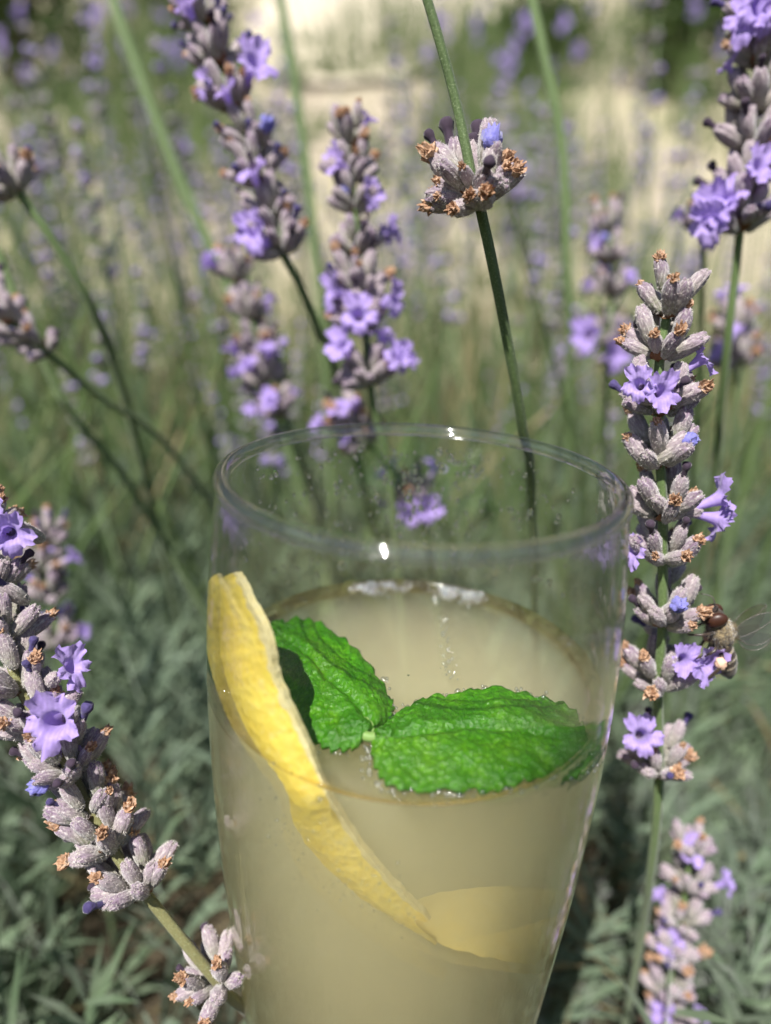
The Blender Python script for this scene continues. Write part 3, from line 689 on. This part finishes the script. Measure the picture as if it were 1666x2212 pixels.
lavender('full lavender spike with mauve flowers rising just behind the glass rim',
    [(758, 322, .142, 8, .95), (762, 395, .143, 10, 1.05), (768, 465, .144, 10, 1.05), (772, 555, .145, 9, 1.0), (778, 640, .146, 13, 1.1), (788, 720, .147, 13, 1.1), (800, 835, .149, 15, 1.15, 6)],
    [(812, 900, .152), (835, 990, .157), (850, 1100, .165), Vector((.012, .25, 0))], seed=33, mix=(.26, .06, .14, .10),
    flowers=[(722, 345, .139, (-.7, .3, .5), 1.3, 'o'), (800, 418, .140, (.6, .2, .7), 1.1, 'o'), (775, 682, .139, (-.05, .1, 1), 1.35, 'o'), (738, 748, .141, (-.4, .4, .8), 1.2, 'o'), (852, 648, .143, (.8, .1, .5), 1.4, 'o'), (868, 770, .144, (.8, .2, .5), 1.3, 'o'), (722, 630, .143, (-.8, .1, .5), 1.3, 'o'), (745, 410, .141, (-.2, .4, .9), .9, 'b')])
lavender('tall lavender spike running along the right edge of the frame at top',
    [(1648, -15, .125, 9, 1.1), (1640, 60, .126, 10, 1.15), (1636, 150, .127, 9, 1.1), (1628, 245, .128, 10, 1.15), (1622, 340, .130, 11, 1.15), (1608, 430, .131, 12, 1.15), (1598, 505, .132, 12, 1.15, 8)],
    [(1588, 600, .135), (1572, 740, .14), (1556, 900, .15), (1540, 1060, .165), Vector((.135, .25, 0))], seed=44, mix=(.2, .12, .12, .1), extra_top=[(1655, -90, .124)],
    flowers=[(1615, 40, .121, (-.5, .1, .9), 1.5, 'o'), (1640, 20, .120, (.1, -.2, 1), 1.5, 'o'), (1644, 355, .123, (.2, .1, .9), 1.4, 'o'), (1550, 445, .127, (-.6, .2, .7), 1.5, 'o'), (1535, 480, .127, (-.6, -.3, .7), 1.4, 'o'), (1575, 420, .127, (-.4, .5, .7), 1.2, 'o'), (1650, 445, .126, (.2, -.3, .8), 1.4, 'n')])
lavender('small lavender whorl on a thin stem left of the tall right-edge spike',
    [(1520, 505, .160, 12, 1.0, 8)], [(1518, 620, .165), (1512, 760, .172), (1500, 960, .185), Vector((.12, .29, 0))], seed=45, mix=(.3, .1, .1, .3), rad=.0007)
lavender('blurred pale mauve lavender spike below the leaning spike, left of centre',
    [(520, 612, .185, 9, 1.1), (545, 690, .186, 10, 1.1), (555, 760, .187, 11, 1.1), (575, 830, .188, 12, 1.15), (610, 900, .19, 13, 1.15)],
    [(650, 1000, .2), (690, 1120, .22), Vector((-.02, .32, 0))], seed=51, mix=(.2, .05, .12, .3))
lavender('blurred cup-shaped lavender whorl on a dark stem at the left edge',
    [(42, 418, .150, 16, 1.1, 4)], [(130, 545, .155), (210, 690, .165), (280, 900, .19), Vector((-.05, .3, 0))], seed=61, mix=(.3, .1, .15, .02), rad=.0011, extra_top=[(-40, 290, .148)])
lavender('blurred grey lavender spike tip poking in from the left edge at mid height',
    [(-10, 655, .150, 9, 1.1), (28, 700, .151, 9, 1.0), (70, 735, .153, 9, .95), (105, 765, .155, 8, .9)], [(220, 860, .168), (400, 1010, .20), Vector((-.03, .33, 0))], seed=71, mix=(.3, .1, .15, .02), rad=.0008)
lavender('dark half-spent lavender spike standing left of the sharp right-hand spike',
    [(1312, 505, .2, 9, 1.1), (1318, 570, .2, 9, 1.0), (1322, 640, .202, 10, 1.0), (1312, 745, .205, 13, 1.2)], [(1310, 860, .215), (1300, 1000, .23), Vector((.09, .36, 0))], seed=81, mix=(.2, .2, .3, .12),
    flowers=[(1270, 725, .2, (-.5, .2, .8), 1.7, 'o'), (1330, 765, .199, (.3, 0, .9), 1.8, 'o'), (1305, 512, .196, (0, .3, .9), 1.2, 'b')])
lavender('blurred lilac lavender whorls seen behind the sharp right-hand spike',
    [(1590, 720, .19, 10, 1.1), (1592, 800, .191, 12, 1.15)], [(1590, 900, .195), (1580, 1050, .205), Vector((.15, .33, 0))], seed=91, mix=(.2, .05, .05, .4))
lavender('soft-focus lavender spike at the lower right corner below the bee',
    [(1490, 1850, .145, 8, 1.0), (1482, 1925, .147, 10, 1.0), (1465, 2000, .149, 11, 1.0), (1452, 2075, .151, 12, 1.05), (1445, 2150, .153, 12, 1.05), (1440, 2225, .156, 12, 1.05)], [(1430, 2300, .16), Vector((.085, .2, 0))], seed=95, mix=(.28, .03, .0, .04),
    flowers=[(1495, 1835, .143, (.1, .6, .6), 1.3, 'o'), (1448, 2040, .147, (-.2, .3, .9), 1.2, 'o')])
lavender('pink-grey lavender whorls seen through the far rim of the glass',
    [(770, 925, .172, 12, 1.1), (800, 965, .174, 12, 1.0), (905, 1085, .178, 13, 1.15)], [(930, 1200, .188), Vector((.03, .29, 0))], seed=97, mix=(.35, .05, .08, .12), flowers=[(925, 1100, .171, (.2, 0, .9), 1.6, 'o'), (885, 1110, .172, (-.3, 0, .9), 1.5, 'o')])
lavender('blurred lavender spike low at the far left behind the leaning one',
    [(100, 1180, .17, 9, 1.0), (95, 1240, .171, 10, 1.0), (110, 1300, .173, 11, 1.0), (130, 1400, .176, 12, 1.05)], [(150, 1500, .18), (180, 1650, .19), Vector((-.08, .24, 0))], seed=99, mix=(.3, .1, .15, .1))

# ---------------------------------------------------------------- bee
bc = P(1562, 1372, .107); bee = tag(empty('honey_bee', bc), 'brown bee with smoky wings clinging to the right-hand lavender spike', 'bee')
bx = camdir(-.45, .85, .25)       # towards the head
bz = camdir(.75, .35, .3); bz = (bz - bx * bz.dot(bx)).normalized(); by = bz.cross(bx)
BM = Matrix.Scale(1.2, 4) @ Matrix(((bx.x, by.x, bz.x, 0), (bx.y, by.y, bz.y, 0), (bx.z, by.z, bz.z, 0), (0, 0, 0, 1)))
def ell(name, c, s, m, parent=bee, seed=0, amp=.0, nu=20, nv=14, taper=0):
    vs, fs = sphere_data(nu, nv); o_ = []
    for v in vs:
        k = 1 + amp * noise.noise(v * 7 + Vector((seed, 0, 0))); tp = 1 + taper * v.x
        o_.append(BM @ Vector((c[0] + v.x * s[0] * k, c[1] + v.y * s[1] * k * tp, c[2] + v.z * s[2] * k * tp)))
    return obj(name, mesh(name, o_, fs, m), parent)
th = ell('thorax', (.0006, 0, 0), (.0021, .0018, .0017), 'bee_fur', seed=2, amp=.2)
tag(obj('fur', fuzz_mesh(th.data, 900, .0007, 'bee_fur', 5), th), kind='stuff')
hd = ell('head', (.0031, 0, -.0004), (.0011, .0016, .0015), 'bee_black', seed=1, amp=.12)
for s in (-1, 1): ell('eye', (.0032, s * .00125, -.0001), (.0010, .0007, .0014), 'bee_eye', hd)
ab = ell('abdomen', (-.0036, 0, -.0011), (.0031, .0018, .0017), 'bee_black', seed=3, amp=.06, taper=.25)
for k, xx in enumerate((-.0019, -.0030, -.0041)):
    vs, fs = [], []
    for i in range(2):
        for j in range(20):
            w = 2 * math.pi * j / 20; x_ = xx - i * .00035; uu = (x_ + .0036) / .0031; rr = math.sqrt(max(.05, 1 - uu * uu)) * (1 + .25 * uu)
            vs.append(BM @ Vector((x_, rr * .00184 * math.cos(w), -.0011 + rr * .00175 * math.sin(w))))
    for j in range(20): fs.append((j, (j + 1) % 20, 20 + (j + 1) % 20, 20 + j))
    obj('stripe', mesh('stripe', vs, fs, 'bee_fur'), ab)
def leg(pts, rad):
    tv, tf = tube(spline([BM @ Vector(p) for p in pts], 4), [rad * (1 - .05 * i) for i in range((len(pts) - 1) * 4 + 1)], 8)
    return obj('leg', mesh('leg', tv, tf, 'bee_black'), bee)
for s in (-1, 1):
    leg([(.0015, s * .0012, -.001), (.0026, s * .0026, -.0022), (.003, s * .0022, -.004)], .00028)
    leg([(.0006, s * .0014, -.001), (.0004, s * .0034, -.0018), (-.0002, s * .003, -.0042)], .0003)
    lg = leg([(-.0006, s * .0013, -.001), (-.0018, s * .0035, -.0016), (-.0036, s * .0032, -.0040)], .00042)
    ell('pollen', (-.0018, s * .0033, -.0017), (.0009, .0006, .0007), 'bee_pollen', lg, 5, .3)
    leg([(.0040, s * .0004, .0004), (.0052, s * .0012, .0006), (.0060, s * .0016, -.0006)], .00012).name = 'antenna'
for s in (-1, 1):
    for big in (1, 0):
        vs, fs = [], []; n_ = 12; L_ = .0072 if big else .005; w_ = .0042 if big else .0026
        d1 = camdir(.72, .62, .1 * s); d2 = camdir(.5, -.75, .3 * s)
        base_w = bc * 0 + BM @ Vector((-.0002 - (.0008 if not big else 0), s * .0009, .0014))
        dd = (d1 + d2 * (.15 + .35 * (1 - big))).normalized(); sd = (d2 - dd * d2.dot(dd)).normalized()
        for i in range(n_):
            t = i / (n_ - 1); ww = w_ * (math.sin(math.pi * min(1, t ** .8)) ** .6 if 0 < i < n_ - 1 else .05)
            for k in (-.35, 0, .65): vs.append(base_w + dd * (L_ * t) + sd * (ww * k) + fwd * (.0002 * math.sin(t * 3) * k * s))
        for i in range(n_ - 1):
            for k in range(2): a = i * 3 + k; fs.append((a, a + 1, a + 4, a + 3))
        wg = obj('wing', mesh('wing', vs, fs, 'wing'), bee)
        for kk in (-.35, .15, .65) if big else (.65,):
            pts = [base_w + dd * (L_ * t) + sd * ((w_ * (math.sin(math.pi * min(1, t ** .8)) ** .6 if 0 < t < 1 else .05)) * kk) for t in [i / 12 for i in range(13)]]
            tv, tf = tube(pts, [.00005] * 13, 5); obj('vein', mesh('vein', tv, tf, 'bee_black'), wg)

# ---------------------------------------------------------------- background lavender (each spike a thing)
def far_variant(seed):
    r = random.Random(seed); L = .20
    lean = Vector((r.uniform(-.03, .03), r.uniform(-.03, .03), 0))
    def ax(t): return Vector((0, 0, L * t)) + lean * (t * t)
    sp = [ax(i / 10) for i in range(11)] ; HL = r.uniform(.035, .055)
    tp = (sp[-1] - sp[-2]).normalized()
    sp2 = sp + [sp[-1] + tp * HL * .95]
    vs, fs = tube(sp2, [.00095] * 11 + [.0006], 6); st = mesh('stem', vs, fs, 'farstem')
    cv, cf, pv2, pf = [], [], [], []; a, b = frame(tp)
    ev, ef = sphere_data(6, 5)
    nw_ = r.randint(5, 8)
    for w in range(nw_):
        p = sp[-1] + tp * HL * (w / (nw_ - 1)); sc = 1.0 - .35 * (w / nw_)
        for k in range(9):
            az = r.uniform(0, 6.28); tl = R(r.uniform(18, 65)); rd = a * math.cos(az) + b * math.sin(az); d_ = tp * math.cos(tl) + rd * math.sin(tl); x, y = frame(d_)
            isP = r.random() < .13
            V_, F_ = (pv2, pf) if isP else (cv, cf); o0 = len(V_); c_ = p + d_ * (.0052 if isP else .0028) * sc
            s = (.0019, .0019, .0016) if isP else (.00115, .00115, .0029)
            for v in ev: V_.append(c_ + (x * (v.x * s[0]) + y * (v.y * s[1]) + d_ * (v.z * s[2])) * sc * (1 + .3 * noise.noise(v * 2 + c_ * 900)))
            F_ += [tuple(o0 + i for i in f) for f in ef]
    return st, mesh('flower_head', cv, cf, 'farcalyx'), mesh('open_flowers', pv2, pf, 'farpetal')
FV = [far_variant(s) for s in range(9)]
r = random.Random(77)
def far_spike(x, y, h, lx, ly, label, group):
    st, hd_, pt = r.choice(FV); root = empty('lavender_spike', (x, y, gz(x, y) if y > 1.3 else 0))
    root.rotation_mode = 'ZYX'; root.rotation_euler = (ly, lx, r.uniform(0, 6.28)); k = h / .24; root.scale = (k if k < 1.3 else 1.3, k if k < 1.3 else 1.3, k)
    obj('stem', st, root); tag(obj('flower_head', hd_, root), kind='stuff'); tag(obj('open_flowers', pt, root), kind='stuff')
    tag(root, label, 'lavender', group); return root
def side(x, y): return 'left of the glass' if x < -.22 * y else 'right of the glass' if x > .27 * y else 'straight behind the glass'
for i in range(85):
    y = r.uniform(.27, .58); x = r.uniform(-.62 * y - .03, .62 * y + .03)
    far_spike(x, y, r.uniform(.15, .19 + .5 * (y - .25)) + .03, r.gauss(-.18 + .35 * x, .15), r.gauss(0, .12), 'out-of-focus lavender spike in the near bed, ' + side(x, y), 'near blurred spikes ' + side(x, y))
for i in range(215):
    y = .48 + .8 * r.random() ** 1.3; x = r.uniform(-.66 * y, .66 * y)
    far_spike(x, y, r.uniform(.22, .40) + .2 * (y - .5), r.gauss(-.12 + .1 * x, .14), r.gauss(0, .12), 'small far lavender spike blurred against the pale bank, ' + side(x, y), 'far blurred spikes ' + side(x, y))

# foliage mass: narrow grey leaves in tufts, green and dry blades
def leaf_mass(name, shoots, per, Lr, Wr, m, label, zfun, up=.8, seed=1, cat=None):
    g = np.random.default_rng(seed); vs, fs = [], []
    for (x, y) in shoots:
        z0 = zfun(x, y, g); ax = np.array([g.normal(0, .3), g.normal(0, .3), 1.0]); ax /= np.linalg.norm(ax); H = g.uniform(.02, .06)
        for k in range(per):
            t = g.random(); az = g.random() * 6.283; el = up + g.normal(0, .25)
            d_ = np.array([math.cos(az) * math.cos(el), math.sin(az) * math.cos(el), math.sin(el)]) + ax * .3; d_ /= np.linalg.norm(d_)
            p0 = np.array([x, y, z0]) + ax * H * t; L = g.uniform(*Lr); w = g.uniform(*Wr)
            sd = np.cross(d_, [math.cos(az + 1), math.sin(az + 1), .3]); sd /= np.linalg.norm(sd)
            dn = np.array([0, 0, -1.0]) * L * g.uniform(.0, .25); b = len(vs)
            vs += [p0 - sd * w * .3, p0 + sd * w * .3, p0 + d_ * L * .5 - sd * w * .5, p0 + d_ * L * .5 + sd * w * .5, p0 + d_ * L + dn]
            fs += [(b, b + 1, b + 3, b + 2), (b + 2, b + 3, b + 4)]
    o = obj(name, mesh(name, vs, fs, m, False)); tag(o, label, cat, None, 'stuff'); return o
def clear_of_glass(x, y): return math.hypot(x - GX, y - GY) > .042 and not (y < .02 and abs(x) < .14 and y > -.5)
sh = [(x, y) for x, y in zip(rng.uniform(-.45, .45, 9000), rng.uniform(-.35, .62, 9000)) if clear_of_glass(x, y)][:5200]
sh += [(x, y) for x, y in zip(rng.uniform(-.95, .95, 1500), rng.uniform(.55, .95, 1500))]
def fz(x, y, g):
    m_ = .5 + .5 * noise.noise(Vector((x * 22, y * 22, 0)))          # mounds and dark hollows
    h = (.03 + .085 * m_) if y > .15 else (.012 + .065 * m_)
    return max(.0, h * g.random() ** .45)
leaf_mass('lavender_foliage', sh, 24, (.016, .034), (.0011, .0023), 'leaf', 'dense grey-green narrow lavender leaves filling the bed', fz, .85, 2, 'foliage')
sh2 = [(x, y) for x, y in zip(rng.uniform(-.75, .75, 900), rng.uniform(.22, 1.0, 900))]
leaf_mass('grass_blades', sh2, 4, (.10, .24), (.0012, .0026), 'grass', 'fine green stalks and blades among the lavender', lambda x, y, g: g.uniform(.02, .1), 1.2, 3, 'grass')
sh3 = [(x, y) for x, y in zip(rng.uniform(-.9, .9, 520), rng.uniform(.3, 1.3, 520))]
leaf_mass('dry_stalks', sh3, 4, (.10, .24), (.0010, .0018), 'straw', 'thin straw-coloured dry stalks among the lavender', lambda x, y, g: g.uniform(.0, .1), 1.25, 4, 'grass')
sh6 = [(x, y) for x, y in zip(rng.uniform(-1.9, 1.9, 2100), rng.uniform(1.35, 3.6, 2100)) if noise.noise(Vector((x * 2.1, y * 1.3, 9))) > .12]
leaf_mass('bank_stalks', sh6, 4, (.22, .46), (.004, .007), 'grass', 'tall blurred grey-green stalks growing on the bank', lambda x, y, g: gz(x, y), 1.3, 11, 'grass')
sh7 = [sh6[k] for k in range(0, len(sh6), 5)]
leaf_mass('bank_flowers', sh7, 7, (.02, .035), (.012, .02), 'farpetal', 'blurred mass of lilac flower heads on the bank', lambda x, y, g: gz(x, y) + g.uniform(.22, .42), .9, 12, 'lavender')
sh4 = [(x, y) for x, y in zip(rng.uniform(-2.4, 2.4, 900), rng.uniform(1.4, 3.6, 900)) if noise.noise(Vector((x * 1.6, y * 1.6, 5))) > -.05]
leaf_mass('bank_plants', sh4, 14, (.05, .13), (.004, .008), 'grass', 'loose green tufts scattered over the pale bank', lambda x, y, g: gz(x, y) - .01, .9, 6, 'grass')

sh5 = [(x, y) for x, y in zip(rng.uniform(-.4, .4, 900), rng.uniform(-.1, .5, 900)) if clear_of_glass(x, y)]
leaf_mass('dead_leaves', sh5, 5, (.012, .035), (.001, .0022), 'straw', 'dry brown leaf litter and dead twigs under the lavender', lambda x, y, g: g.uniform(.0, .06), .4, 8, 'litter')
# long smooth blurred stems crossing the picture
def lone(label, pts, rad, m='stem'):
    pw = [P(*q_) for q_ in pts[:-1]]; dn = ((pw[-1] - pw[-2]).normalized() + Vector((0, 0, -.4))).normalized(); k_ = pw[-1].z / max(.5, -dn.z); e1 = pw[-1] + dn * k_ * .5
    pw += [e1, Vector((e1.x + dn.x * k_ * .3, e1.y + dn.y * k_ * .3, 0))]
    p = spline(pw, 8); base = p[-1]
    vs, fs = tube([v - base for v in p], [rad] * len(p), 10, .08); o = obj('lavender_stalk', mesh('stalk', vs, fs, m), None, Matrix.Translation(base))
    tag(o, label, 'stalk', 'bare stalks')
lone('thick blurred green stalk slanting down from the top left', [(225, -60, .25), (300, 160, .252), (390, 390, .256), (500, 640, .262), (600, 900, .275), Vector((-.02, .3, 0))], .0021)
lone('upright blurred green stalk right of the leaning top spike', [(598, -40, .24), (625, 100, .242), (655, 300, .246), (680, 520, .25), (700, 760, .26), Vector((-.02, .33, 0))], .0016)
lone('blurred grey-green stalk right of the top centre whorl', [(1140, -40, .2), (1175, 120, .2), (1215, 330, .203), (1225, 600, .21), (1230, 900, .23), Vector((.08, .36, 0))], .0014)
lone('thin blurred stalk descending at the far left edge', [(-20, 500, .17), (60, 700, .175), (160, 900, .185), (300, 1080, .2), Vector((-.05, .3, 0))], .0010)

# ---------------------------------------------------------------- shrubs on the bank
def shrub(label, x, y, rad, h, seed):
    r_ = np.random.default_rng(seed); z = gz(x, y); root = empty('garden_shrub', (x, y, z)); tag(root, label, 'shrub', 'shrubs on the bank')
    tv, tf = [], []
    for k in range(5):
        a = k * 1.3; e = Vector((math.cos(a) * rad * .5, math.sin(a) * rad * .5, h * .7))
        v_, f_ = tube(spline([Vector((0, 0, -.05)), e * .4 + Vector((0, 0, .05)), e], 4), [.02, .018, .016, .014, .012, .01, .008, .006, .005], 6); o0 = len(tv); tv += v_; tf += [tuple(o0 + i for i in f) for f in f_]
    obj('trunk', mesh('trunk', tv, tf, 'bark'), root)
    vs, fs = [], []
    for k in range(2600):
        d_ = r_.normal(size=3); d_ /= np.linalg.norm(d_); q_ = r_.random() ** .4 * r_.uniform(.75, 1.25)
        lump = 1 + .35 * 1.6 * noise.noise(Vector(d_ * 2.0) + Vector((seed, 0, 0)))
        p = np.array([d_[0] * rad * q_ * lump, d_[1] * rad * q_ * lump, h * .55 + d_[2] * h * .5 * q_ * lump])
        a = r_.normal(size=3); a /= np.linalg.norm(a); b = np.cross(a, r_.normal(size=3)); b /= np.linalg.norm(b); L = r_.uniform(.02, .045); w = L * .28; o0 = len(vs)
        vs += [p, p + a * L * .5 + b * w, p + a * L, p + a * L * .5 - b * w]; fs.append((o0, o0 + 1, o0 + 2, o0 + 3))
    obj('crown', mesh('crown', vs, fs, 'shrubleaf', False), root)
shrub('dark green shrub in the top left corner', -1.36, 2.72, .26, .62, 1)
shrub('dark shrub beside the pale path at top left', -.87, 3.05, .2, .5, 2)
shrub('dark green shrub at the top right of the bank', 1.05, 3.05, .2, .5, 3)
shrub('small low shrub at the top, right of the centre whorl', .52, 3.2, .2, .3, 4)
